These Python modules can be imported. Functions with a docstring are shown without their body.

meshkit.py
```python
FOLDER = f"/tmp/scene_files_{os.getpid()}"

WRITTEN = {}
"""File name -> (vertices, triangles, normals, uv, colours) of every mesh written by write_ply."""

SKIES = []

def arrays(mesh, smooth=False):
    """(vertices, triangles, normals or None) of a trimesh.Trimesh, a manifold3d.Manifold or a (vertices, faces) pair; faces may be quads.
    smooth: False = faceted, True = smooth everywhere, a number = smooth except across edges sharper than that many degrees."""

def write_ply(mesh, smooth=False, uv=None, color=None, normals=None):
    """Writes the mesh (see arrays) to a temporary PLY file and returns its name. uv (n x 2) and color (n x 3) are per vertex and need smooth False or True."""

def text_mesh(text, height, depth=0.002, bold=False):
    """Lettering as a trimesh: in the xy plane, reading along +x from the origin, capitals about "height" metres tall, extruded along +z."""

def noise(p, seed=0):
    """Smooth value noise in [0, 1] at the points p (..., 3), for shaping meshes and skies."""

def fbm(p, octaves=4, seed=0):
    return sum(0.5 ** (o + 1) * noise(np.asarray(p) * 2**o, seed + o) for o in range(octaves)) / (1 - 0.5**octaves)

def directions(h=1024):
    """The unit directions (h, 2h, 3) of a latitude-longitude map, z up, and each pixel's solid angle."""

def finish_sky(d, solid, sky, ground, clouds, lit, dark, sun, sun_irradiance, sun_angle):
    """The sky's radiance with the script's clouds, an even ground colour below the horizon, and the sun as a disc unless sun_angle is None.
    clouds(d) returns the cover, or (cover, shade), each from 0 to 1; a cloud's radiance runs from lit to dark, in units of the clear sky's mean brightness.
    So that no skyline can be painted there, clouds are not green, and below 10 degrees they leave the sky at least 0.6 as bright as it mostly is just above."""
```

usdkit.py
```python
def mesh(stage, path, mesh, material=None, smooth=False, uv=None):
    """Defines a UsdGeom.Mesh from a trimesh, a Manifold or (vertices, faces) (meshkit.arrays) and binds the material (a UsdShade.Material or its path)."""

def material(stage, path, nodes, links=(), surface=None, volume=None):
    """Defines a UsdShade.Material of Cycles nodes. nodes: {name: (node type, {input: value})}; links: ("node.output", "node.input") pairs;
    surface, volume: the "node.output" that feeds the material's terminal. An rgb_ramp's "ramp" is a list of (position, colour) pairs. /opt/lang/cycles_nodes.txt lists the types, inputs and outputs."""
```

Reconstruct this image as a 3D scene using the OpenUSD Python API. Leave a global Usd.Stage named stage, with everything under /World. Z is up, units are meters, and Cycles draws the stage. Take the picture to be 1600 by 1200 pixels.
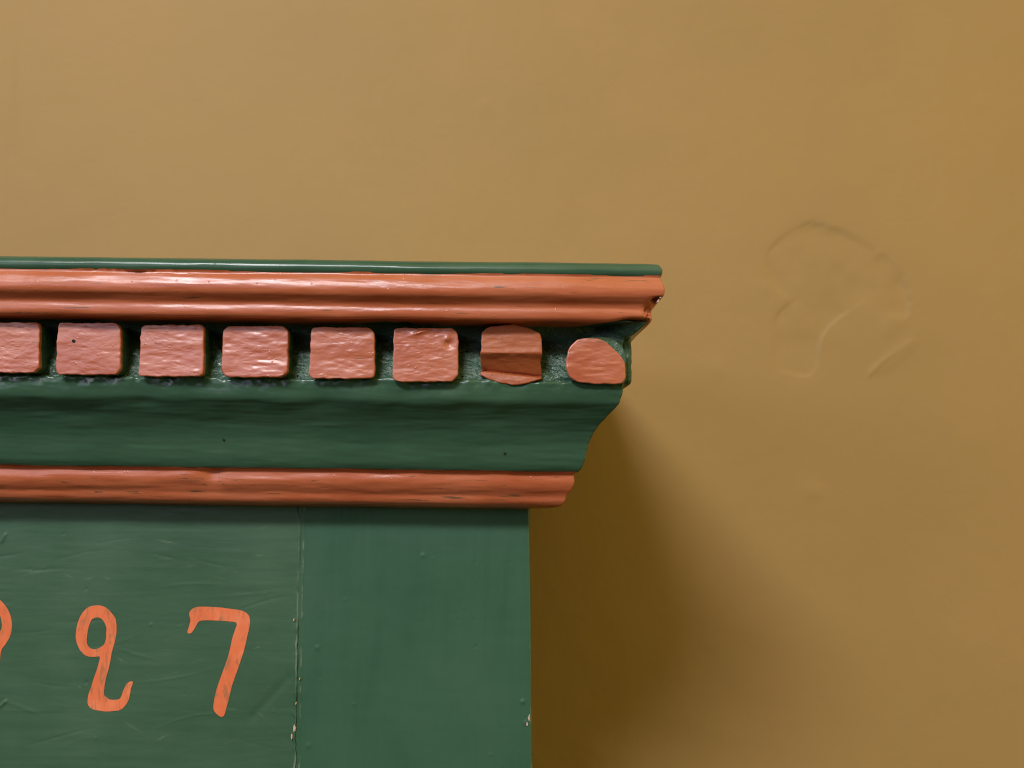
import math, numpy as np
import shapely
from shapely.geometry import Polygon, Point, LineString
from scipy.ndimage import gaussian_filter
from scipy.spatial import Delaunay
from pxr import Usd, UsdGeom, UsdLux, UsdShade, Gf, Sdf
import usdkit
from meshkit import fbm, noise

stage = Usd.Stage.CreateInMemory()
UsdGeom.SetStageUpAxis(stage, 'Z')
UsdGeom.SetStageMetersPerUnit(stage, 1.0)
stage.SetDefaultPrim(UsdGeom.Xform.Define(stage, '/World').GetPrim())
rng = np.random.default_rng(7)

# ---------------------------------------------------------------- camera
F, PITCH, ROLL, DIST, CZ = 1250.0, math.radians(6.0), math.radians(0.70), 0.3125, 1.50
EYE = np.array([0, -DIST, CZ])
_f = np.array([0, math.cos(PITCH), math.sin(PITCH)])
_r0, _u0 = np.array([1.0, 0, 0]), np.array([0, -math.sin(PITCH), math.cos(PITCH)])
_r = math.cos(ROLL) * _r0 + math.sin(ROLL) * _u0
_u = -math.sin(ROLL) * _r0 + math.cos(ROLL) * _u0
cam = UsdGeom.Camera.Define(stage, '/World/camera')
M = Gf.Matrix4d(*[float(x) for x in (*_r, 0, *_u, 0, *(-_f), 0, *EYE, 1)])
cam.AddTransformOp().Set(M)
cam.CreateFocalLengthAttr(26.0)
cam.CreateHorizontalApertureAttr(26.0 * 1600 / F)
cam.CreateVerticalApertureAttr(26.0 * 1200 / F)
cam.CreateClippingRangeAttr(Gf.Vec2f(0.01, 100))
cam.CreateFStopAttr(14.0)
cam.CreateFocusDistanceAttr(0.285)
EXPOSURE = 0.08
cam.CreateExposureAttr(EXPOSURE)

# ---------------------------------------------------------------- light: two windows to the left and the room's warm bounce
def window_light(name, direction, dist, w, h, intensity, color, target=(0.03, 0.05, 1.5)):
    d = np.array(direction, float); d /= np.linalg.norm(d)
    pos = np.array(target) + d * dist
    z = d; x = np.cross([0, 0, 1.0], z); x /= np.linalg.norm(x); y = np.cross(z, x)
    L = UsdLux.RectLight.Define(stage, '/World/' + name)
    L.AddTransformOp().Set(Gf.Matrix4d(*[float(v) for v in (*x, 0, *y, 0, *z, 0, *pos, 1)]))
    L.CreateWidthAttr(w); L.CreateHeightAttr(h); L.CreateIntensityAttr(intensity); L.CreateColorAttr(Gf.Vec3f(*color))
window_light('window_light', (-0.45, -1.0, 0.79), 2.2, 0.82, 0.28, 45.5, (0.99, 0.97, 1.03))
window_light('side_window_light', (-1.25, -1.0, 0.34), 2.0, 1.0, 0.34, 4.3, (0.96, 0.96, 1.08))
window_light('low_window_light', (-0.50, -1.0, 0.17), 2.0, 0.70, 0.40, 1.6, (0.95, 0.87, 1.36))
window_light('ceiling_bounce_light', (0.50, -0.62, 1.0), 2.0, 2.4, 2.4, 1.0, (1.0, 0.75, 0.22))
window_light('floor_bounce_light', (1.0, -0.75, -0.12), 1.15, 0.9, 0.8, 2.0, (1.0, 0.76, 0.25), (0.36, 0.10, 1.36))
dome = UsdLux.DomeLight.Define(stage, '/World/room_light')
dm = usdkit.material(stage, '/World/Looks/room_bounce', {'b': ('background_shader', {'color': (1.0, 0.76, 0.30), 'strength': 0.012})}, surface='b.background')
UsdShade.MaterialBindingAPI.Apply(dome.GetPrim()).Bind(dm)

# ---------------------------------------------------------------- geometry helpers
def ray(px, py):
    return _f * F + _r * (px - 800.0) + _u * (600.0 - py)

def at_y(px, py, y):
    d = ray(px, py)
    return EYE + d * ((y + DIST) / d[1])

XR = at_y(828, 800, 0.0)[0]                       # right edge of the case under the cornice
XL = 2 * at_y(68, 960, 0.0)[0] - XR               # left edge: the numerals stand centred
YW = 0.190                                        # the wall

def corner(px, py):
    """(projection, height) of the mitred corner x = XR + p, y = -p that shows at the pixel."""
    d = ray(px, py)
    t = (XR + DIST) / (d[0] + d[1])
    q = EYE + d * t
    return q[0] - XR, q[2]

def grid_faces(n, m, flip=False):
    i, j = np.meshgrid(np.arange(n - 1), np.arange(m - 1), indexing='ij')
    a = (i * m + j).ravel(); b = a + m; c = b + 1; d = a + 1
    f = np.stack([np.stack([a, b, c], 1), np.stack([a, c, d], 1)], 1).reshape(-1, 3)
    return f[:, ::-1] if flip else f

names = {}
def numbered(path):
    k = names.get(path, 0); names[path] = k + 1
    return path if k == 0 else f'{path}_{k:03d}'

def part(name, mesh, mat, parent, smooth=35, label=None, kind=None):
    p = usdkit.mesh(stage, numbered(f'{parent}/{name}'), mesh, mat, smooth=smooth).GetPrim()
    UsdGeom.Mesh(p).CreateDoubleSidedAttr(True)
    if label: p.SetCustomDataByKey('label', label)
    if kind: p.SetCustomDataByKey('kind', kind)
    return str(p.GetPath())

def slab(P, yback):
    """A closed board: front surface P (n, m, 3), sides and back at yback."""
    n, m = P.shape[:2]
    v = [P.reshape(-1, 3)]; f = [grid_faces(n, m)]
    idx = np.arange(n * m).reshape(n, m)
    loop = np.concatenate([idx[:-1, 0], idx[-1, :-1], idx[:0:-1, -1], idx[0, :0:-1]])
    B = P.reshape(-1, 3)[loop].copy(); B[:, 1] = yback
    o = n * m; k = len(loop); a = np.arange(k); b = (a + 1) % k
    f.append(np.stack([loop[a], o + a, loop[b]], 1)); f.append(np.stack([loop[b], o + a, o + b], 1))
    v.append(B); v.append(B.mean(0)[None]); f.append(np.stack([o + a, np.full(k, o + k), o + b], 1))
    return np.vstack(v), np.vstack(f)

def resample(pts, step, closed=False):
    pts = np.asarray(pts, float)
    if closed: pts = np.vstack([pts, pts[:1]])
    L = np.concatenate([[0], np.cumsum(np.linalg.norm(np.diff(pts, axis=0), axis=1))])
    n = max(3, int(round(L[-1] / step)))
    s = np.linspace(0, L[-1], n + 1)
    if closed: s = s[:-1]
    return np.stack([np.interp(s, L, pts[:, k]) for k in range(pts.shape[1])], 1)

def smooth_curve(pts, closed=False, step=None, rounds=2):
    pts = np.asarray(pts, float)
    for _ in range(rounds):                        # Chaikin
        q = np.roll(pts, -1, 0) if closed else pts[1:]
        p = pts if closed else pts[:-1]
        new = np.stack([p * .75 + q * .25, p * .25 + q * .75], 1).reshape(-1, pts.shape[1])
        pts = new if closed else np.vstack([pts[:1], new, pts[-1:]])
    return resample(pts, step, closed) if step else pts

def n3(a, b, c=0.0, seed=0, octaves=3):
    return fbm(np.stack(np.broadcast_arrays(a, b, c), -1), octaves, seed) - 0.5

# ---------------------------------------------------------------- materials
def L(r, g, b):
    c = np.array([r, g, b]) / 255.0
    return tuple(np.where(c < 0.04045, c / 12.92, ((c + 0.055) / 1.055) ** 2.4))

def paint(name, base, dark, light, under, wear=0.0, rough=0.33, stretch=(45, 300, 330), relief=1.0, grit=0.5, spec=0.5, wear_stretch=None, soft=0.06, worn=False):
    ws = wear_stretch or (stretch[0] * 1.2, stretch[1] * 2.2, stretch[2] * 2.2)
    nodes = {
        'geo': ('geometry', {}),
        'm1': ('mapping', {'scale': stretch}), 'n1': ('noise_texture', {'scale': 1.0, 'detail': 5.0, 'roughness': 0.6, 'distortion': 0.4}),
        'n2': ('noise_texture', {'scale': 28.0, 'detail': 4.0, 'roughness': 0.55}),
        'r1': ('rgb_ramp', {'ramp': [(0.30, dark), (0.5, base), (0.72, light)]}),
        'cm': ('mix_color', {'blend_type': 'mix', 'fac': 0.5}),
        'm2': ('mapping', {'scale': ws, 'location': (0.7, 3.1, 1.9)}), 'n3': ('noise_texture', {'scale': 1.0, 'detail': 6.0, 'roughness': 0.62, 'distortion': 0.6}),
        'wr': ('map_range', {'range_type': 'smoothstep', 'from_min': 0.74 - wear, 'from_max': 0.74 + soft - wear, 'to_min': 0.0, 'to_max': 0.85, 'clamp': True}),
        'wm': ('mix_color', {'b': under}),
        'v1': ('voronoi_texture', {'scale': 800.0, 'randomness': 1.0}),
        'vs': ('separate_color', {}),
        'vt': ('math', {'math_type': 'greater_than', 'value2': 0.93}),
        'vd': ('map_range', {'range_type': 'smoothstep', 'from_min': 0.10, 'from_max': 0.34, 'to_min': 1.0, 'to_max': 0.0, 'clamp': True}),
        'vm': ('math', {'math_type': 'multiply'}),
        'vg': ('math', {'math_type': 'multiply', 'value2': grit}),
        'n4': ('noise_texture', {'scale': 170.0, 'detail': 3.0}),
        'h1': ('math', {'math_type': 'multiply_add', 'value2': 0.55}),
        'hs': ('math', {'math_type': 'add'}),
        'bp': ('bump', {'strength': 1.0 * min(relief, 1.0), 'distance': 0.00042 * relief}),
        'rr': ('map_range', {'from_min': 0.3, 'from_max': 0.7, 'to_min': rough - 0.09, 'to_max': rough + 0.11, 'clamp': True}),
        'p': ('principled_bsdf', {'specular_ior_level': spec}),
    }
    links = [('geo.position', 'm1.vector'), ('m1.vector', 'n1.vector'), ('geo.position', 'n2.vector'), ('geo.position', 'n4.vector'),
             ('n1.fac', 'r1.fac'), ('r1.color', 'cm.a'),
             ('geo.position', 'm2.vector'), ('m2.vector', 'n3.vector'), ('n3.fac', 'wr.value'), ('wr.result', 'wm.fac'),
             ('geo.position', 'v1.vector'), ('v1.color', 'vs.color'), ('vs.r', 'vt.value1'), ('v1.distance', 'vd.value'), ('vd.result', 'vm.value1'), ('vt.value', 'vm.value2'), ('vm.value', 'vg.value1'),
             ('n4.fac', 'h1.value1'), ('n1.fac', 'h1.value3'), ('h1.value', 'hs.value1'), ('vg.value', 'hs.value2'), ('hs.value', 'bp.height'),
             ('bp.normal', 'p.normal'), ('n2.fac', 'rr.value'), ('rr.result', 'p.roughness')]
    nodes['r2'] = ('rgb_ramp', {'ramp': [(0.32, dark), (0.5, base), (0.68, light)]})
    links += [('n2.fac', 'r2.fac'), ('r2.color', 'cm.b'), ('cm.result', 'wm.a'), ('wm.result', 'p.base_color')]
    if worn:
        nodes['at'] = ('attribute', {'attribute': 'worn'}); nodes['am'] = ('mix_color', {'b': (0.40, 0.42, 0.33)})
        links = [q for q in links if q[1] != 'p.base_color'] + [('at.fac', 'am.fac'), ('wm.result', 'am.a'), ('am.result', 'p.base_color')]
    return usdkit.material(stage, '/World/Looks/' + name, nodes, links, surface='p.BSDF')

RED = dict(base=(0.51, 0.142, 0.058), dark=(0.43, 0.104, 0.040), light=(0.58, 0.18, 0.086), under=(0.10, 0.075, 0.035))
GREEN = dict(base=(0.047, 0.112, 0.065), dark=(0.038, 0.092, 0.053), light=(0.062, 0.134, 0.079), under=(0.06, 0.10, 0.08))
m_red = paint('red_gloss_paint', **RED, wear=0.13, rough=0.30, relief=0.55, spec=0.6)
m_dent = paint('red_dentil_paint',  base=(0.52, 0.148, 0.072), dark=(0.43, 0.108, 0.048), light=(0.58, 0.19, 0.10), under=RED['under'], wear=0.09, rough=0.36, stretch=(70, 300, 330), relief=0.55, grit=0.8, spec=1.0)
m_rust = paint('rust_brown_dentil_paint', base=(0.40, 0.105, 0.034), dark=(0.32, 0.078, 0.023), light=(0.45, 0.135, 0.05), under=RED['under'], wear=0.11, rough=0.42, stretch=(70, 300, 330), relief=0.6, grit=0.8, spec=0.5)
m_num = paint('numeral_paint', base=(0.84, 0.205, 0.078), dark=(0.74, 0.165, 0.06), light=(0.90, 0.29, 0.14), under=(0.46, 0.175, 0.078), wear=0.25, soft=0.17, rough=0.5, stretch=(260, 300, 110), relief=0.4, grit=0.1, spec=0.3, wear_stretch=(520, 400, 120))
m_green = paint('green_gloss_paint', **GREEN, spec=0.40, rough=0.27, stretch=(30, 200, 200), relief=0.28, grit=0.8)
m_frieze = paint('thick_green_paint', **GREEN, rough=0.24, stretch=(300, 300, 420), relief=2.4, grit=0.9, spec=0.5)
m_board = paint('green_board_paint', worn=True, base=(0.056, 0.126, 0.073), dark=(0.045, 0.106, 0.061), light=(0.071, 0.146, 0.085), under=GREEN['under'], spec=0.3, rough=0.38, stretch=(22, 200, 260), relief=0.45, grit=0.35)
m_stile = paint('green_stile_paint', worn=True, base=(0.049, 0.125, 0.076), dark=(0.042, 0.111, 0.068), light=(0.057, 0.136, 0.082), under=GREEN['under'], spec=0.3, rough=0.36, stretch=(90, 200, 14), relief=0.25, grit=0.3)
m_chip = usdkit.material(stage, '/World/Looks/bare_primer', {'p': ('principled_bsdf', {'base_color': (0.62, 0.45, 0.36), 'roughness': 0.6})}, surface='p.BSDF')
m_hole = usdkit.material(stage, '/World/Looks/worm_hole', {'p': ('principled_bsdf', {'base_color': (0.012, 0.012, 0.01), 'roughness': 0.9})}, surface='p.BSDF')
m_wall = usdkit.material(stage, '/World/Looks/ochre_wall_paint', {
    'geo': ('geometry', {}), 'n1': ('noise_texture', {'scale': 6.0, 'detail': 5.0, 'roughness': 0.55}), 'n2': ('noise_texture', {'scale': 55.0, 'detail': 5.0, 'roughness': 0.6}),
    'r': ('rgb_ramp', {'ramp': [(0.25, (0.372, 0.246, 0.094)), (0.5, (0.397, 0.257, 0.097)), (0.75, (0.415, 0.267, 0.099))]}),
    'n3': ('noise_texture', {'scale': 420.0, 'detail': 4.0, 'roughness': 0.7}), 'ha': ('math', {'math_type': 'multiply_add', 'value2': 0.16}), 'bp': ('bump', {'strength': 0.5, 'distance': 0.0007}), 'p': ('principled_bsdf', {'roughness': 0.62, 'specular_ior_level': 0.20})},
    [('geo.position', 'n1.vector'), ('geo.position', 'n2.vector'), ('n1.fac', 'r.fac'), ('r.color', 'p.base_color'), ('geo.position', 'n3.vector'), ('n3.fac', 'ha.value1'), ('n2.fac', 'ha.value3'), ('ha.value', 'bp.height'), ('bp.normal', 'p.normal')], surface='p.BSDF')

# ---------------------------------------------------------------- the wall
def wall_pt(px, py):
    q = at_y(px, py, YW); return q[0], q[2]

def build_wall():
    a, b = wall_pt(1600, 1200), wall_pt(0, 0)
    xs = np.concatenate([np.linspace(-2.0, -0.5, 30)[:-1], np.arange(-0.5, 0.42, 0.0012), np.linspace(0.42, 2.0, 30)])
    zs = np.concatenate([np.linspace(0.0, 1.2, 24)[:-1], np.arange(1.2, 1.86, 0.0012), np.linspace(1.86, 2.6, 20)])
    X, Z = np.meshgrid(xs, zs, indexing='ij')
    h = 0.0011 * n3(X * 14, Z * 14, 0, 3, 3) + 0.00028 * n3(X * 70, Z * 45, 0, 5, 3)
    # a shallow hollow where old paint came off and was painted over
    fx0, fz0 = np.searchsorted(xs, -0.499), np.searchsorted(zs, 1.2005)
    sx, sz = slice(fx0, fx0 + 760), slice(fz0, fz0 + 545)
    def zp(pts): return [wall_pt(1100 + x / 3.53, 300 + y / 3.53) for x, y in pts]
    def mask(pts, sig):
        poly = Polygon(smooth_curve(zp(pts), True)).buffer(0)
        return gaussian_filter(shapely.contains_xy(poly, X[sx, sz], Z[sx, sz]).astype(float), sig)
    flake = [(600, 165), (480, 215), (390, 290), (345, 350), (358, 430), (372, 500), (430, 560), (500, 600), (410, 660), (390, 760), (378, 850), (400, 930), (440, 995), (570, 1035), (625, 990),
             (645, 930), (640, 840), (680, 760), (760, 690), (880, 615), (950, 640), (1040, 690), (1130, 695), (1140, 600), (1120, 500), (1060, 400), (960, 330), (800, 230), (690, 190)]
    d = h[sx, sz]
    br = np.clip(0.75 + 2.2 * n3(X[sx, sz] * 55, Z[sx, sz] * 55, 0, 12, 2), 0.05, 1.3)
    d -= 0.00066 * br * mask(flake, 1.0) + 0.00036 * mask(flake, 3.5)
    d += 0.0005 * mask([(960, 740), (1010, 680), (1090, 660), (1130, 720), (1040, 770), (990, 830)], 1.8)
    d += 0.0006 * mask([(900, 1010), (960, 930), (1030, 880), (1160, 800), (1180, 840), (1080, 930), (1000, 990)], 1.8)
    for pts, a_, w_ in (([(900, 600), (880, 615), (760, 690), (680, 760), (640, 840), (640, 930), (620, 990), (570, 1030), (440, 1000)], .00038, .0011), ([(1110, 480), (1125, 540), (1138, 620), (1130, 690)], .00035, .0011),
                        ([(910, 1010), (960, 950), (1030, 900), (1130, 830)], .00040, .0014), ([(600, 165), (480, 215), (390, 290), (348, 350), (360, 430)], -.00022, .0011), ([(510, 595), (420, 655), (392, 740)], -.00022, .0013)):
        ds = shapely.distance(LineString(smooth_curve(zp(pts))), shapely.points(X[sx, sz].ravel(), Z[sx, sz].ravel())).reshape(d.shape)
        d += a_ * np.clip(br, .25, 1.2) * np.exp(-(ds / w_) ** 2)
    for px, py, r, a_ in ((1372, 398, 2.2, .5), (1295, 356, 3, .35), (1270, 768, 4, .5), (1195, 450, 3, .3), (760, 165, 3, .25), (1530, 165, 3, .2), (730, 365, 3, .2), (1155, 785, 4, .25), (1120, 575, 6, .35)):
        cx, cz = wall_pt(px, py)
        h += a_ * 0.001 * np.exp(-((X - cx) ** 2 + (Z - cz) ** 2) / (2 * (r * 0.001) ** 2))
    cx, cz = wall_pt(30, 130)
    h += 0.0006 * np.exp(-((X - cx) / 0.004) ** 2 - ((Z - cz) / 0.03) ** 2)
    P = np.stack([X, YW - h, Z], -1)
    return slab(P, YW + 0.12)
wall = UsdGeom.Mesh(usdkit.mesh(stage, '/World/wall', build_wall(), m_wall, smooth=True)).GetPrim()
wall.SetCustomDataByKey('label', 'ochre painted plaster wall with a shallow flaked patch behind the green cabinet')
wall.SetCustomDataByKey('category', 'wall'); wall.SetCustomDataByKey('kind', 'structure')

# ---------------------------------------------------------------- the cabinet
CAB = '/World/painted_cabinet'
cab = UsdGeom.Xform.Define(stage, CAB)
cz0 = 0.0
cab.GetPrim().SetCustomDataByKey('label', 'green painted wooden cabinet with red dentil cornice and painted red numerals')
cab.GetPrim().SetCustomDataByKey('category', 'cabinet')

# path stations of the cornice: left return, front, right return
visible = np.linspace(0, 1, 640)
w_vis0 = 0.395
front_w = np.concatenate([np.linspace(0.0, w_vis0, 60)[:-1], w_vis0 + (1 - w_vis0) * visible])
ret_y = np.linspace(0, 1, 60) ** 1.2

def sweep(rows, rel, inset=0.012, front=None):
    """rows: (k, 2) = (projection, height) densely along the outline, top to bottom; rel(l, s) = displacement in metres (l: metres along the front from the right corner, negative to the left; beyond the corner positive)."""
    rows = np.asarray(rows, float)
    t = np.gradient(rows, axis=0); t /= np.linalg.norm(t, axis=1, keepdims=True) + 1e-12
    nrm = np.stack([-t[:, 1], t[:, 0]], 1)         # outward for a top-to-bottom outline
    s = np.concatenate([[0], np.cumsum(np.linalg.norm(np.diff(rows, axis=0), axis=1))])
    k = len(rows)
    R = 0.0006
    out = []
    side = rows
    s_side = s
    s_front = s if front is None else np.concatenate([[0], np.cumsum(np.linalg.norm(np.diff(front, axis=0), axis=1))])
    def put(l, make):
        is_front = front is not None and -0.9 * (XR - XL) < l < 0
        rows = side
        if is_front:
            bl = float(np.clip(-l / 0.006, 0, 1)); bl = bl * bl * (3 - 2 * bl); rows = front * bl + side * (1 - bl)
        s = np.concatenate([[0], np.cumsum(np.linalg.norm(np.diff(rows, axis=0), axis=1))])
        t = np.gradient(rows, axis=0); t /= np.linalg.norm(t, axis=1, keepdims=True) + 1e-12
        nrm = np.stack([-t[:, 1], t[:, 0]], 1)
        dsp = rel(np.full(k, l), s)
        pr = rows[:, 0] + nrm[:, 0] * dsp; zr = rows[:, 1] + nrm[:, 1] * dsp
        p = np.concatenate([[rows[0, 0] - inset], pr, [rows[-1, 0] - inset]]); z = np.concatenate([[zr[0] - 1e-4], zr, [zr[-1] + 1e-4]])
        out.append(make(p, z))
    span = XR - XL
    for y in (ret_y[::-1] if False else np.linspace(1, 0, 14)):
        put(-span - 0.02 - y * .2, lambda p, z, y=y: np.stack([XL - p, -p + 0.0006 + y * (YW + p - 0.0012), z], 1))
    for w in front_w:
        put((w - 1) * span, lambda p, z, w=w: np.stack([XL - p + R + w * (span + 2 * p - 2 * R), -p, z], 1))
    for a in (0.25, 0.5, 0.75):
        put(a * 1e-4, lambda p, z, a=a: np.stack([XR + p - R * (1 - a) ** 2, -p + R * a * a, z], 1))
    for y in ret_y:
        put(y * (YW + .04), lambda p, z, y=y: np.stack([XR + p, -p + R + y * (YW + p - R - 0.0006), z], 1))
    P = np.array(out)
    n, m = P.shape[:2]
    v = P.reshape(-1, 3)
    f = grid_faces(n, m, flip=True)
    a = np.arange(n - 1) * m                        # closing strip at the back
    b = a + m
    g = np.vstack([np.stack([a, a + m - 1, b], 1), np.stack([b, a + m - 1, b + m - 1], 1)])
    return v, np.vstack([f, g[:, ::-1]])

def prof(pts, step=0.00045, rounds=2):
    return smooth_curve([corner(*q) for q in pts], step=step, rounds=rounds)

def world_x(l): return XR + l

def bump1(x, c, w): return np.exp(-((x - c) / w) ** 2)
def front_l(px, py, y=-0.04): return at_y(px, py, y)[0] - XR   # coordinate along the front of a pixel (about)

def rel_basic(seed, amp=0.00022, fine=0.00010):
    return lambda l, s: amp * 2 * n3(l * 30, s * 120, 0, seed, 3) + fine * 2 * n3(l * 90, s * 700, 0, seed + 9, 3)

# cap: the green top fillet
cap_rows = np.vstack([[[-0.004, corner(1020, 412.3)[1]]], prof([(900, 412.3), (1010, 412.2), (1022, 412.6), (1029, 414), (1034, 418.5), (1035.6, 424), (1034.2, 429), (1030.5, 433)])])
rb = rel_basic(11)
part('cap_fillet', sweep(cap_rows, lambda l, s: rb(l, s)), m_green, CAB)
# crown: the red round and its hollow and lip
crown_rows = prof([(1032.4, 430.0), (1031.0, 432.5), (1030.6, 434.8), (1033, 438), (1036.5, 443.5), (1039.2, 451), (1039.5, 458), (1037, 464.5), (1031, 470), (1025, 475), (1021.2, 479.5), (1019.8, 483.5), (1020.4, 486.5), (1021.2, 489.5), (1021.6, 493), (1020.6, 498), (1017.5, 501.8), (1013, 503.5)])
rb2 = rel_basic(23, 0.00032, 0.00014)
def rel_crown(l, s):
    d = rb2(l, s) + 0.00012
    smax = s[-1]; u = s / smax
    edge = np.clip(1 - u / 0.07, 0, 1)
    d = d + edge * (0.0010 * n3(l * 85, 0, 0, 31, 3) - 0.0001)
    pl = front_l(175, 418)
    d = d + edge * 0.0016 * bump1(l, pl, 0.013) * (0.5 + n3(l * 400, s * 300, 0, 5, 2))
    chip = bump1(l, 0.0, 0.0016) * np.where((u > 0.45), 1, 0.0)
    d = d - 0.0022 * chip * np.clip(0.6 + n3(l * 900, s * 600, 0, 8, 2), 0, 1.4)
    d = d - 0.0013 * bump1(l, -0.0045, 0.004) * np.clip((u - 0.86) / 0.08, 0, 1)
    return d
crown = part('crown_moulding', sweep(crown_rows, rel_crown), m_red, CAB)
# frieze behind the dentils, with the sloping bed above it and the fascia below, then the green ogee
def evenly(pts, n=110):
    q = smooth_curve(pts, rounds=2)
    return resample(q, np.linalg.norm(np.diff(q, axis=0), axis=1).sum() / n)[:n]
_low = [corner(*q) for q in [(974.8, 531), (974.4, 560), (974.0, 598)]]
frieze_rows = evenly([corner(*q) for q in [(1014, 503.2), (1010, 507), (993, 521.5), (985, 526), (976, 528.5)]] + _low)
_zl = corner(1014, 503.2)[1]; _pl = corner(1014, 503.2)[0]
frieze_front = evenly([(_pl, _zl), (_pl - .002, _zl + .0012), (_low[0][0] - .0072, _zl + .0012), (_low[0][0] - .0072, corner(976, 521)[1]), (_low[0][0] - .0066, corner(976, 522)[1]), (_low[0][0] - .0062, corner(974.8, 545)[1]), (_low[0][0] - .0044, corner(974.8, 568)[1]), (_low[0][0] - .0022, corner(974.8, 588)[1]), (_low[0][0] - .0022, corner(974.8, 606)[1])])
_rb = rel_basic(41, 0.00045, 0.0003)
def rbf(l, s): return np.clip((s - 0.006) / 0.006, 0, 1) * (_rb(l, s) + 0.0011 * n3(l * 75, s * 260, 0, 47, 3)) - 0.0001
S_FR = np.linalg.norm(np.diff(frieze_front, axis=0), axis=1).sum()
part('frieze', sweep(frieze_rows, lambda l, s: rbf(l * 3, s), front=frieze_front), m_frieze, CAB)
P_FR = corner(974.4, 560)[0]
ogee_rows = prof([(960, 596.5), (968, 595.5), (972.3, 597.0), (973.8, 600.0), (973.2, 605), (971.5, 616), (969.6, 626), (966.5, 631.5), (958, 639), (943, 655), (936, 664), (926, 679), (918.5, 696), (914, 714), (910.5, 728), (906, 735.5), (902.5, 738)])
rbo = rel_basic(53, 0.00040, 0.00012)
def rel_ogee(l, s):
    u = s / s[-1]
    d = rbo(l, s) + 0.0026 * n3(l * 45, s * 40, 0, 57, 3) * bump1(u, 0.27, 0.12)
    k = np.exp(-(s / 0.0045) ** 2); d = d * (1 - k) + k * (0.0026 * n3(l * 150, s * 150, 0, 49, 3) + 0.0014 * n3(l * 500, s * 400, 0, 48, 2))
    near = bump1(u, 0.05, 0.12)
    return d + near * (1 - k) * (0.0012 * bump1(l, front_l(790, 612, -.033), 0.012) + 0.0009 * n3(l * 160, s * 160, 0, 61, 3))
ogee = part('ogee_moulding', sweep(ogee_rows, rel_ogee), m_green, CAB)
bed_rows = prof([(905, 736.8), (899.5, 738.2), (896.0, 741.0), (896.2, 746), (897.8, 755), (895.4, 762), (891.5, 768), (887, 772.5), (884.2, 776), (883.4, 779.5), (882.0, 784), (878, 789), (871, 792), (858, 793.2), (828, 794.5)])
rbb = rel_basic(67, 0.00034, 0.00014)
def rel_bed(l, s):
    u = s / s[-1]
    d = rbb(l, s) + 0.00012 + np.clip(1 - u / .06, 0, 1) * 0.0006 * n3(l * 70, 0, 0, 71, 3)
    dl = front_l(318, 738, -0.012)
    d = d - 0.0012 * bump1(l, dl, 0.0035) * bump1(u, 0.16, 0.16) + 0.0007 * bump1(l, dl - 0.007, 0.004) * bump1(u, .1, .12) - 0.0007 * bump1(l, dl - 0.012, 0.01) * bump1(u, 0.30, 0.10)
    return d
part('bed_moulding', sweep(bed_rows, rel_bed), m_red, CAB)

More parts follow.
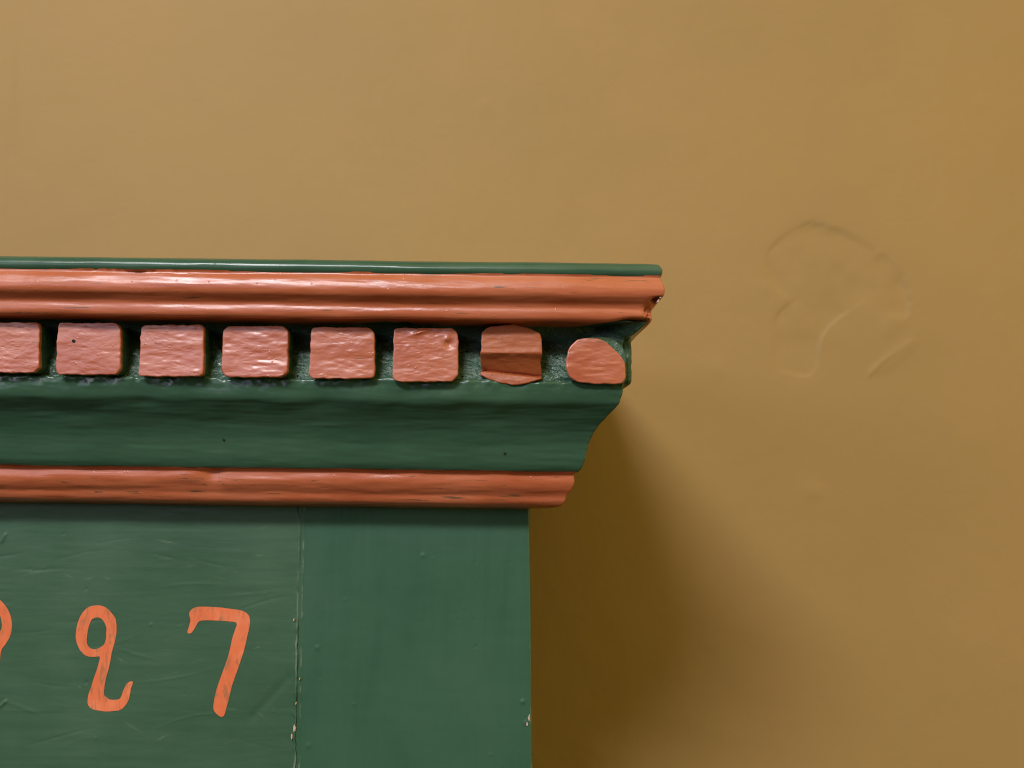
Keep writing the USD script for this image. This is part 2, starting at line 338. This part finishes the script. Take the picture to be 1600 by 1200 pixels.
# dentils: a green block with a red painted face
PROUD = 0.0031
Y_D = -(P_FR + PROUD)
def puff(outline, y_back, bevel, front, step=0.0005, rings=34):
    """outline (k,2) x,z counter-clockwise from the front; front(x,z)->y of the face."""
    o = resample(outline, step, True)
    if Polygon(o).exterior.is_ccw: o = o[::-1]
    c = np.array(Polygon(o).centroid.coords[0])
    size = np.sqrt(Polygon(o).area) / 2
    layers = []
    a = np.linspace(0, math.pi / 2, 5)
    for k, t in enumerate([None, *a]):
        sc = 1 if t is None else 1 - bevel / size * (1 - math.cos(t))
        q = c + (o - c) * sc
        y = front(q[:, 0], q[:, 1])
        yy = np.full(len(o), y_back) if t is None else y + bevel * (1 - math.sin(t))
        layers.append(np.stack([q[:, 0], yy, q[:, 1]], 1))
    for r in np.linspace(1 - bevel / size, 0.0, rings)[1:-1]:
        q = c + (o - c) * r
        layers.append(np.stack([q[:, 0], front(q[:, 0], q[:, 1]), q[:, 1]], 1))
    v = np.array(layers); n, m = v.shape[:2]
    V = np.vstack([v.reshape(-1, 3), [[c[0], front(c[:1], c[1:])[0], c[1]]], [[c[0], y_back, c[1]]]])
    i, j = np.meshgrid(np.arange(n - 1), np.arange(m), indexing='ij'); j2 = (j + 1) % m
    A, B, C, D = i * m + j, (i + 1) * m + j, (i + 1) * m + j2, i * m + j2
    f = np.vstack([np.stack([A, B, C], -1).reshape(-1, 3), np.stack([A, C, D], -1).reshape(-1, 3)])
    jj = np.arange(m); j3 = (jj + 1) % m
    f = np.vstack([f, np.stack([(n - 1) * m + jj, np.full(m, n * m), (n - 1) * m + j3], 1), np.stack([jj, j3, np.full(m, n * m + 1)], 1)])
    return V, f

def px_poly(pts, y, rounds=2):
    q = np.array([at_y(a, b, y)[[0, 2]] for a, b in resample(pts, 5.0, True)])
    return smooth_curve(q, True, rounds=rounds)

def rect(l, r, t, b, c=(6, 6, 6, 6), lean=2):
    tl, tr, br, bl = [q * 0.75 + 0.5 for q in c]
    return [(l + lean, t + tl), (l + lean + tl, t), ((l + r) / 2, t + .5), (r - tr, t), (r, t + tr), (r, (t + b) / 2), (r, b - br), (r - br, b), ((l + r) / 2, b + .5), (l + bl, b), (l, b - bl), (l + lean / 2, (t + b) / 2)]

shapes = [
    ('plain', rect(-38, 61, 503, 582, (5, 4, 9, 5))),
    ('plain', rect(86, 188, 504, 585, (3, 8, 10, 6), 5)),
    ('plain', rect(216, 318, 507, 588, (5, 6, 4, 3), 3)),
    ('plain', rect(345, 450, 509, 589, (8, 8, 10, 8))),
    ('plain', rect(482, 585, 511, 591, (4, 9, 5, 6), 4)),
    ('dent', rect(613, 716, 512, 596, (5, 12, 12, 5), 2)),
    ('broken', [(752, 519), (757, 514), (765, 510), (785, 508), (803, 506), (818, 511), (834, 516), (844, 519), (847, 528), (847, 548), (845, 566), (848, 582), (847, 590), (836, 594), (822, 598), (802, 600), (784, 598), (768, 593), (756, 588), (748, 583), (752, 577), (750, 560), (752, 540)]),
    ('sheared', [(885, 566), (886, 550), (891, 540), (903, 530), (918, 527.5), (937, 528.5), (950, 536), (962, 547), (972, 558), (977.5, 567), (979, 580), (977, 593), (972, 599), (950, 600), (922, 599), (903, 596.5), (890, 589), (885, 580)]),
]
Z_of = lambda px, py: at_y(px, py, Y_D)[2]
lab = {0: 'clean red dentil cut by the left edge of the picture', 1: 'red dentil with a small dark worm hole', 5: 'red dentil with a chipped upper right corner', 6: 'broken red dentil sloping inward above a torn lower lip', 7: 'red dentil with its upper right corner sheared off'}
for k, (kind, pts) in enumerate(shapes):
    o = px_poly(pts, Y_D, 2)
    o = resample(o, 0.0005, True)
    c = o.mean(0)
    wob = 0.00032 * n3(o[:, 0] * 500, o[:, 1] * 500, k * 3.0, 80, 2)
    dirs = (o - c) / np.linalg.norm(o - c, axis=1, keepdims=True)
    o = o + dirs * wob[:, None] * 2
    tx, tz = rng.uniform(-.03, .03, 2)
    zc = c[1]
    def front(x, z, k=k, kind=kind, c=c, tx=tx, tz=tz):
        y = Y_D + tx * (x - c[0]) + tz * (z - c[1])
        y = y + 0.0007 * n3(x * 90, z * 190, k * 7.3, 91, 2) + 0.00034 * n3(x * 300, z * 900, k * 7.3, 92, 3)
        if kind == 'dent':
            a, b = at_y(702, 538, Y_D)[[0, 2]]
            y = y + 0.0010 * bump1(np.hypot(x - a, z - b), 0, 0.0016) - 0.0006 * bump1(np.hypot(x - a + .001, z - b - 0.0018), 0, .0008)
            a, b = at_y(655, 520, Y_D)[[0, 2]]
            y = y - 0.0008 * bump1(x, a, 0.0026) * bump1(z, b + (x - a) * .3, 0.0006)
        if kind == 'broken':
            z1, z2, z3 = Z_of(800, 552), Z_of(800, 582), Z_of(800, 600)
            z2 = z2 - 0.1 * (x - c[0])
            slope = np.clip((z1 - z) / (z1 - z2), 0, 1)
            lip = np.clip((z2 - z) / (z2 - z3), 0, 1)
            m = np.clip((z2 + 0.0004 - z) / 0.0008, 0, 1); m = m * m * (3 - 2 * m)
            y = y + (1 - m) * 0.0046 * slope + m * (0.0034 - 0.0008 * lip) + 0.0008 * bump1(z, z2 + .0002, .00035) - 0.0005 * bump1(z, z1, .0012)
        if kind == 'sheared':
            y = y + 0.0006
        return y
    blk = c + (o - c) * 0.985 + [0, -0.00012]
    if kind == 'sheared':
        blk = px_poly([(890, 553), (896, 541), (906, 531), (918, 526), (935, 524), (950, 525), (964, 531), (974, 541), (979, 553), (980, 575), (979, 595), (972, 600), (950, 601), (922, 600), (903, 596), (891, 587), (888, 570)], Y_D)
    b = part('dentil', puff(blk, -(P_FR - 0.008), 0.0006, lambda x, z: np.full(len(x), Y_D + (0.0054 if kind == 'broken' else 0.0011)), step=0.0008, rings=4), m_frieze, CAB, label=lab.get(k))
    part('dentil_face', puff(o, Y_D + (0.0056 if kind == 'broken' else 0.0016), 0.0004, front), m_rust if kind == 'broken' else m_dent, b)
    if k == 1:
        x, _, z = at_y(115.5, 533, Y_D)
        part('worm_hole', puff(np.array([[x + .0006 * math.cos(t), z + .0006 * math.sin(t)] for t in np.linspace(0, 6.28, 12)[:-1]]), Y_D + .001, 1e-5, lambda X, Z: np.full(len(X), Y_D - 0.00035), step=.0002, rings=3), m_hole, b)
for k in range(6):                                  # the row goes on to the left corner
    l = -170 - 131 * k
    o = px_poly(rect(l, l + 101, 502 - 1.6 * k, 581 - 1.6 * k), Y_D)
    if o[:, 0].min() < XL - P_FR: break
    b = part('dentil', puff(o, -(P_FR - 0.008), 0.0006, lambda x, z: np.full(len(x), Y_D + 0.0011), step=0.001, rings=4), m_frieze, CAB)
    part('dentil_face', puff(o, Y_D + 0.0016, 0.0005, lambda x, z: Y_D + 0.0005 * n3(x * 130, z * 330, 0, 91, 3), rings=16), m_dent, b)
# dentils on the right return, green on the side seen here
zt, zb = Z_of(960, 515), Z_of(985, 598)
for k in range(5):
    y0 = -P_FR + 0.003 + k * 0.036
    def side(x, z): return -(XR + P_FR + 0.0034) + 0.0006 * n3(x * 200, z * 300, 0, 15, 2)
    o = np.array([(y0, zt), (y0 + .027, zt), (y0 + .027, zb), (y0, zb)])
    o = smooth_curve(resample(o, 0.003, True), True, rounds=2)
    V, f = puff(o, -(XR + P_FR - .003), 0.0012, side, rings=10)
    V = np.stack([-V[:, 1], V[:, 0], V[:, 2]], 1)
    part('dentil', (V, f), m_frieze, CAB)

# case: front board, right stile, side boards, top board
Z_TOP = corner(828, 793)[1] + 0.004
def edge_x(z, pa, pb):
    a, b = at_y(*pa, 0.0), at_y(*pb, 0.0)
    return a[0] + (b[0] - a[0]) * (z - a[2]) / (b[2] - a[2])
JA, JB = (469.5, 800), (461, 1200)
def joint_x(z):
    za, zb_ = at_y(*JA, 0)[2], at_y(*JB, 0)[2]
    u = np.clip((za - z) / (za - zb_), 0, 1.3)
    return edge_x(np.maximum(z, zb_ - 0.03), JA, JB) + (0.0003 + 0.0013 * u ** 2) * n3(z * 260, 0.5, 0, 101, 4) + 0.0004 * n3(z * 60, .2, 0, 105, 2)
def stile_edge(z): return edge_x(np.maximum(z, 1.30), (828.2, 800), (832, 1200))
z_vis = at_y(400, 1260, 0)[2]
zs = np.concatenate([np.linspace(0.0, z_vis, 30)[:-1], np.arange(z_vis, Z_TOP, 0.00045)])
x_vis = at_y(-60, 1000, 0)[0]

bumps = [(1010, 0)]
def specks(seed, n, x0, x1, z0, z1):
    r = np.random.default_rng(seed)
    return np.stack([r.uniform(x0, x1, n), r.uniform(z0, z1, n), r.uniform(.0002, .00042, n), r.normal(0, .00013, n)], 1)
def add_specks(X, Z, h, S):
    for cx, cz, r, a in S:
        i0, i1 = np.searchsorted(X[:, 0], [cx - 4 * r, cx + 4 * r]) if False else (0, None)
        j0, j1 = np.searchsorted(Z[0], [cz - 4 * r, cz + 4 * r])
        sl = (slice(None), slice(j0, j1))
        h[sl] += a * np.exp(-((X[sl] - cx) ** 2 + (Z[sl] - cz) ** 2) / (2 * r * r))

def board_disp(x, z, seed):
    return 0.0007 * n3(x * 16, z * 28, 0, seed, 3) + 0.00016 * n3(x * 60, z * 330, 0, seed + 3, 4)

def gap(z):
    za, zb_ = at_y(*JA, 0)[2], at_y(*JB, 0)[2]
    return -0.0003 + 0.00055 * float(np.clip((za - z) / (za - zb_), 0, 1.2)) ** 1.5 * (0.7 + 1.2 * float(n3(np.array([z * 300]), 0, 0, 107, 2)[0]))

rb_ = np.random.default_rng(77)
def build_board():
    w = np.concatenate([np.linspace(0, 1, 40)[:-1] ** 1 * 0.5, 0.5 + 0.5 * np.linspace(0, 0.98, 310), 0.5 + 0.5 * np.linspace(0.981, 1, 26)])
    P = np.zeros((len(w), len(zs), 3))
    for j, z in enumerate(zs):
        xj = joint_x(np.array([z]))[0] - gap(z)
        xs = np.where(w < .5, XL + (x_vis - XL) * w / .5, x_vis + (xj - x_vis) * (w - .5) / .5)
        P[:, j, 0] = xs; P[:, j, 2] = z
    X, Z = P[..., 0], P[..., 2]
    h = -board_disp(X, Z, 111)
    add_specks(X, Z, h, specks(3, 60, x_vis, -0.085, z_vis, Z_TOP))
    dj = joint_x(Z[0])[None] - X
    za = at_y(*JA, 0)[2]; u = np.clip((za - Z) / 0.1, 0, 1.2)
    h += 0.00028 * np.clip(0.7 + 2 * n3(Z * 160, 0, 0, 133, 3), 0, 1) * np.exp(-((dj - 0.0004) / 0.00045) ** 2)
    for k in range(34):
        cx, cz, ln = rb_.uniform(x_vis, -0.09), rb_.uniform(z_vis, Z_TOP - .01), rb_.uniform(.002, .012)
        h += rb_.choice([-1, 1]) * rb_.uniform(.00004, .00013) * np.exp(-((X - cx) / ln) ** 2 - ((Z - cz - (X - cx) * rb_.uniform(-.3, .3) - 12 * (X - cx) ** 2 * rb_.uniform(-1, 1)) / .00045) ** 2)
    h += (0.0003 + 0.0010 * u ** 2) * np.clip(0.5 + 2 * n3(Z * 220, X * 100, 0, 131, 3), 0, 1) * np.exp(-(dj / 0.0012) ** 2)
    # a curled scratch at the left edge and hairline marks
    for (p0, p1, ww, a) in (((8, 836), (3, 846), .0004, .0004), ((0, 1104), (9, 1096), .0004, .0004), ((9, 1096), (60, 1115), .0004, .00012), ((395, 1120), (450, 1060), .0012, -.0003)):
        A, B = at_y(*p0, 0)[[0, 2]], at_y(*p1, 0)[[0, 2]]
        d = B - A; q = np.clip(((X - A[0]) * d[0] + (Z - A[1]) * d[1]) / (d @ d), 0, 1)
        r2 = (X - A[0] - q * d[0]) ** 2 + (Z - A[1] - q * d[1]) ** 2
        h += a * np.exp(-r2 / (2 * ww * ww))
    P[..., 1] = -h
    return slab(P[:, ::1], 0.018)

def board_y(x, z): return board_disp(x, z, 111)

fb = part('front_board', build_board(), m_board, CAB)

def build_stile():
    nw = 230
    e = 0.0010
    w = np.concatenate([np.linspace(0, 0.035, 30)[:-1], np.linspace(0.035, 1, nw - 29)])
    P = np.zeros((nw + 6, len(zs), 3))
    xj = joint_x(zs); xe = stile_edge(zs) + 0.0003 * n3(zs * 70, 0, 0, 141, 3)
    X = xj[None] + (xe - e - xj)[None] * w[:, None]; Z = np.broadcast_to(zs, X.shape)
    h = -board_disp(X * 1.0, Z, 151) * .6
    add_specks(X, Z, h, specks(9, 45, -0.083, .006, z_vis, Z_TOP))
    dj = X - xj[None]; za = at_y(*JA, 0)[2]; u = np.clip((za - Z) / 0.1, 0, 1.2)
    h += (0.00012 + 0.0003 * u) * np.clip(0.4 + 2.4 * n3(Z * 130, 0.4, 0, 163, 3), 0, 1) * np.exp(-((dj - 0.0014) / 0.00045) ** 2)
    h += 0.00012 * n3(X * 700, Z * 18, 0, 165, 3)
    h += (0.0001 + 0.0004 * u ** 2) * np.clip(0.4 + 2 * n3(Z * 240, X * 100, 0, 161, 3), 0, 1) * np.exp(-(dj / 0.0010) ** 2)
    for px, py, a in ((817, 1096, .0005), (822, 1129, .0004), (496, 1012, .0003), (482, 1165, .0003), (661, 868, .0003)):
        q = at_y(px, py, 0); h += a * np.exp(-((X - q[0]) ** 2 + (Z - q[2]) ** 2) / (2 * .0006 ** 2))
    P[:nw, :, 0] = X; P[:nw, :, 1] = -h
    for i, t in enumerate(np.linspace(0, math.pi / 2, 7)[1:]):
        P[nw + i, :, 0] = xe - e + e * math.sin(t); P[nw + i, :, 1] = -h[-1] + e * (1 - math.cos(t))
    P[..., 2] = zs[None]
    return slab(P, 0.018)
st = part('stile', build_stile(), m_stile, CAB)
def paint_wear(path, sign):
    g = UsdGeom.Mesh(stage.GetPrimAtPath(path)); p = np.array(g.GetPointsAttr().Get())
    x, z = p[:, 0], p[:, 2]
    jx = joint_x(z.astype(float)); d = (x - jx) * sign
    za = at_y(*JA, 0)[2]; u = np.clip((za - z) / 0.1, 0, 1.2)
    k = np.clip(0.9 + 4.0 * n3(z * 240, 0.3, 0, 171, 3), 0, 1) * (0.16 + 0.40 * u) * np.clip(0.6 + 2.5 * n3(z * 70, 0.3, 0, 177, 2), 0, 1)
    if sign < 0:                                    # the board's lip along the joint, and fine scratches
        w = k * np.exp(-((d - 0.0003) / (0.00022 + 0.00025 * u * np.clip(0.5 + 2 * n3(z * 90, 0, 0, 172, 2), 0, 1))) ** 2)
        r = np.random.default_rng(5)
        for _ in range(26):
            cx, cz, ln, sl = r.uniform(x_vis, -0.088), r.uniform(z_vis, Z_TOP - .012), r.uniform(.0004, .0035), r.uniform(-.6, .6)
            w += r.uniform(.06, .25) * np.exp(-((x - cx) / ln) ** 2 - ((z - cz - sl * (x - cx)) / .00022) ** 2)
    else:
        w = 0.4 * np.clip(-0.1 + 4.0 * n3(z * 300, 0.3, 0, 173, 3), 0, 1) * np.exp(-((d - 0.0014) / 0.00025) ** 2)
        xe = stile_edge(z.astype(float))
        w += 0.5 * np.clip(-0.5 + 4.5 * n3(z * 160, 0.9, 0, 174, 3), 0, 1) * np.exp(-((x - xe + .0003) / 0.0003) ** 2)
    UsdGeom.PrimvarsAPI(g).CreatePrimvar('worn', Sdf.ValueTypeNames.FloatArray, 'vertex').Set([float(q) for q in np.clip(w, 0, 0.9)])
paint_wear(fb, -1); paint_wear(st, 1)

def boxm(x0, x1, y0, y1, z0, z1):
    import trimesh
    b = trimesh.creation.box((x1 - x0, y1 - y0, z1 - z0)); b.apply_translation(((x0 + x1) / 2, (y0 + y1) / 2, (z0 + z1) / 2)); return b
part('side_board', boxm(XR - 0.016, XR - 0.0006, 0.0183, YW - 0.001, 0, Z_TOP), m_stile, CAB, smooth=False)
part('side_board', boxm(XL + 0.0006, XL + 0.016, 0.0183, YW - 0.001, 0, Z_TOP), m_stile, CAB, smooth=False)
part('top_board', boxm(XL - 0.003, XR + 0.003, 0.001, YW - 0.001, corner(1020, 430)[1], corner(1020, 412.3)[1] - 0.0006), m_green, CAB, smooth=False)

# ---------------------------------------------------------------- painted numerals on the front board
def flat_numeral(poly, lift=0.00013, step=0.0007):
    poly = poly.buffer(0)
    b = resample(np.array(poly.exterior.coords)[:-1], step * .7, True); pts = [b]
    loops = [b]
    for h in poly.interiors:
        q = resample(np.array(h.coords)[:-1], step * .7, True); loops.append(q); pts.append(q)
    x0, z0, x1, z1 = poly.bounds
    gx, gz = np.meshgrid(np.arange(x0, x1, step), np.arange(z0, z1, step))
    g = np.stack([gx.ravel(), gz.ravel()], 1)
    inner = poly.buffer(-step * .5)
    pts.append(g[shapely.contains_xy(inner, g[:, 0], g[:, 1])])
    q = np.vstack(pts)
    T = Delaunay(q).simplices
    c = q[T].mean(1)
    T = T[shapely.contains_xy(poly.buffer(1e-6), c[:, 0], c[:, 1])]
    a, bb, cc = q[T[:, 0]], q[T[:, 1]], q[T[:, 2]]
    area = (bb[:, 0] - a[:, 0]) * (cc[:, 1] - a[:, 1]) - (bb[:, 1] - a[:, 1]) * (cc[:, 0] - a[:, 0])
    T[area < 0] = T[area < 0][:, ::-1]
    y = board_y(q[:, 0], q[:, 1]) - lift
    V = [np.stack([q[:, 0], y, q[:, 1]], 1)]; Fc = [T]
    o = len(q); at = 0
    for lp in loops:
        k = len(lp); idx = at + np.arange(k); at += k
        S = V[0][idx].copy(); S[:, 1] += 0.0007
        V.append(S); n = np.roll(np.arange(k), -1)
        Fc.append(np.stack([idx, o + np.arange(k), idx[n]], 1)); Fc.append(np.stack([idx[n], o + np.arange(k), o + n], 1)); o += k
    return np.vstack(V), np.vstack(Fc)

def poly_px(pts, holes=(), rounds=2):
    def c(p): return smooth_curve(np.array([at_y(a, b, 0)[[0, 2]] for a, b in p]), True, rounds=rounds)
    return Polygon(c(pts), [c(h) for h in holes])
def z2(pts): return [(100 + x / 6.154, 930 + y / 6.154) for x, y in pts]
def z7(pts): return [(270 + x / 6.154, 930 + y / 6.154) for x, y in pts]
two = poly_px(z2([(300, 98), (240, 108), (190, 150), (150, 215), (128, 280), (116, 350), (112, 410), (125, 470), (155, 530), (200, 578), (250, 594), (320, 592), (350, 584), (336, 650), (312, 730), (285, 800), (262, 880), (235, 950), (226, 1010), (228, 1050), (250, 1082), (290, 1104), (340, 1108), (400, 1120), (470, 1114), (540, 1108), (585, 1070), (622, 1010), (638, 940), (640, 900), (655, 870), (668, 824), (620, 834), (600, 858), (570, 910), (558, 960), (535, 1002), (480, 1008), (430, 1004), (410, 980), (384, 968), (386, 900), (402, 800), (432, 700), (450, 610), (458, 548), (490, 450), (505, 370), (506, 290), (495, 220), (470, 190), (440, 150), (400, 115), (350, 98)]),
               [z2([(262, 236), (300, 214), (338, 212), (372, 234), (400, 280), (412, 330), (404, 365), (408, 400), (392, 472), (345, 506), (290, 524), (245, 508), (218, 470), (222, 380), (238, 300)])])
seven = poly_px(z7([(135, 368), (150, 320), (170, 250), (172, 225), (155, 190), (165, 150), (200, 122), (245, 110), (340, 112), (440, 115), (540, 130), (620, 138), (690, 155), (732, 192), (746, 235), (738, 310), (715, 400), (690, 520), (650, 640), (612, 750), (575, 850), (548, 950), (530, 1040), (512, 1090), (500, 1150), (480, 1172), (450, 1165), (410, 1130), (388, 1095), (394, 1030), (412, 930), (450, 820), (490, 710), (530, 600), (555, 500), (575, 400), (605, 320), (624, 262), (560, 252), (460, 245), (360, 240), (290, 240), (250, 250), (225, 290), (200, 340), (178, 368)]))
nine_outer = [(-22, 928), (-38, 934), (-51, 952), (-57, 975), (-53, 1000), (-40, 1018), (-22, 1025), (-14, 1024), (-18, 1050), (-26, 1080), (-36, 1108), (-26, 1114), (-14, 1104), (-4, 1070), (0, 1040), (1, 1016), (9, 1007), (17, 993), (19.5, 980), (18, 965), (12, 950), (2, 939), (-8, 930)]
nine = poly_px(nine_outer, [[(-22, 945), (-33, 958), (-38, 978), (-34, 997), (-22, 1006), (-8, 1000), (2, 985), (4, 975), (0, 958), (-10, 947)]])
for p, lb in ((two, 'red hand painted numeral two with a closed top loop'), (seven, 'red hand painted numeral seven'), (nine, 'red hand painted numeral cut by the left edge of the picture')):
    part('painted_numeral', flat_numeral(p), m_num, fb, smooth=30, label=lb)

def ogee_hole(px, py, r):
    zz, pp = ogee_rows[:, 1], ogee_rows[:, 0]
    p = 0.025
    for _ in range(20):
        q = at_y(px, py, -p); p = np.interp(q[2], zz[::-1], pp[::-1])
    i = int(np.argmin(abs(zz - q[2]))); t = ogee_rows[i + 2] - ogee_rows[i - 2]; t /= np.linalg.norm(t)
    T, N = np.array([0, -t[0], t[1]]), np.array([0, t[1], -t[0]]); N = N if N[1] < 0 else -N
    a = np.linspace(0, 2 * math.pi, 13)[:-1]
    c = np.array([q[0], -p, q[2]]) + N * 0.0002
    ring = c + r * (np.cos(a)[:, None] * np.array([1.0, 0, 0]) + np.sin(a)[:, None] * T)
    v = np.vstack([ring, ring - N * .001, c[None], (c - N * .001)[None]]); k = np.arange(12); n = (k + 1) % 12
    return v, np.vstack([np.stack([k, n, np.full(12, 24)], 1), np.stack([k, k + 12, n], 1), np.stack([n, k + 12, n + 12], 1), np.stack([n + 12, k + 12, np.full(12, 25)], 1)])
for q in ((350, 688, .00050), (789, 709, .00050)):
    part('worm_hole', ogee_hole(*q), m_hole, ogee)

def flat_blob(px, py, rx, rz, y, seed, ang=0):
    r = np.random.default_rng(seed); c = at_y(px, py, y)
    t = np.linspace(0, 2 * math.pi, 15)[:-1]; k = r.uniform(.7, 1.2, 14)
    x, z = rx * k * np.cos(t), rz * k * np.sin(t)
    return np.stack([c[0] + x * math.cos(ang) - z * math.sin(ang), c[2] + x * math.sin(ang) + z * math.cos(ang)], 1)
for i, (px, py, rx, rz) in enumerate(((1034.5, 463, .0004, .0009), (1030, 470, .0003, .0007), (1001, 494, .0009, .0004))):
    P3 = corner(px, py)[0]
    part('bare_chip', puff(flat_blob(px - 1.5, py, rx, rz, -P3, 40 + i, -.6), -P3 + .0025, .0001, lambda X, Z, P3=P3: np.full(len(X), -P3 - 0.0001), step=.0002, rings=3), m_chip, crown, smooth=30)
# worm holes in the ogee and bare chips along the joint and the stile's edge
for i, (px, py, rx, rz) in enumerate(((461, 1137, .0005, .0013), (456.5, 1150, .0003, .0012), (463, 1098, .0003, .0006), (460, 968, .00025, .0006), (469, 1060, .0002, .0004))):
    y = board_disp(np.array([at_y(px, py, 0)[0]]), np.array([at_y(px, py, 0)[2]]), 111)[0] - 0.0009
    part('bare_chip', puff(flat_blob(px, py, rx, rz, 0, i), 0.001, .0001, lambda X, Z, y=y: np.full(len(X), y), step=.0002, rings=3), m_chip, fb, smooth=30)
for i, (px, py, rx, rz) in enumerate(((827.5, 1121, .0006, .0014), (823.5, 1131, .0004, .0007))):
    part('bare_chip', puff(flat_blob(px, py, rx, rz, 0, 20 + i), 0.001, .0001, lambda X, Z: np.full(len(X), -0.0004 + 0.9 * np.clip(X - (stile_edge(Z) - .0012), 0, 1)), step=.0002, rings=3), m_chip, st, smooth=30)
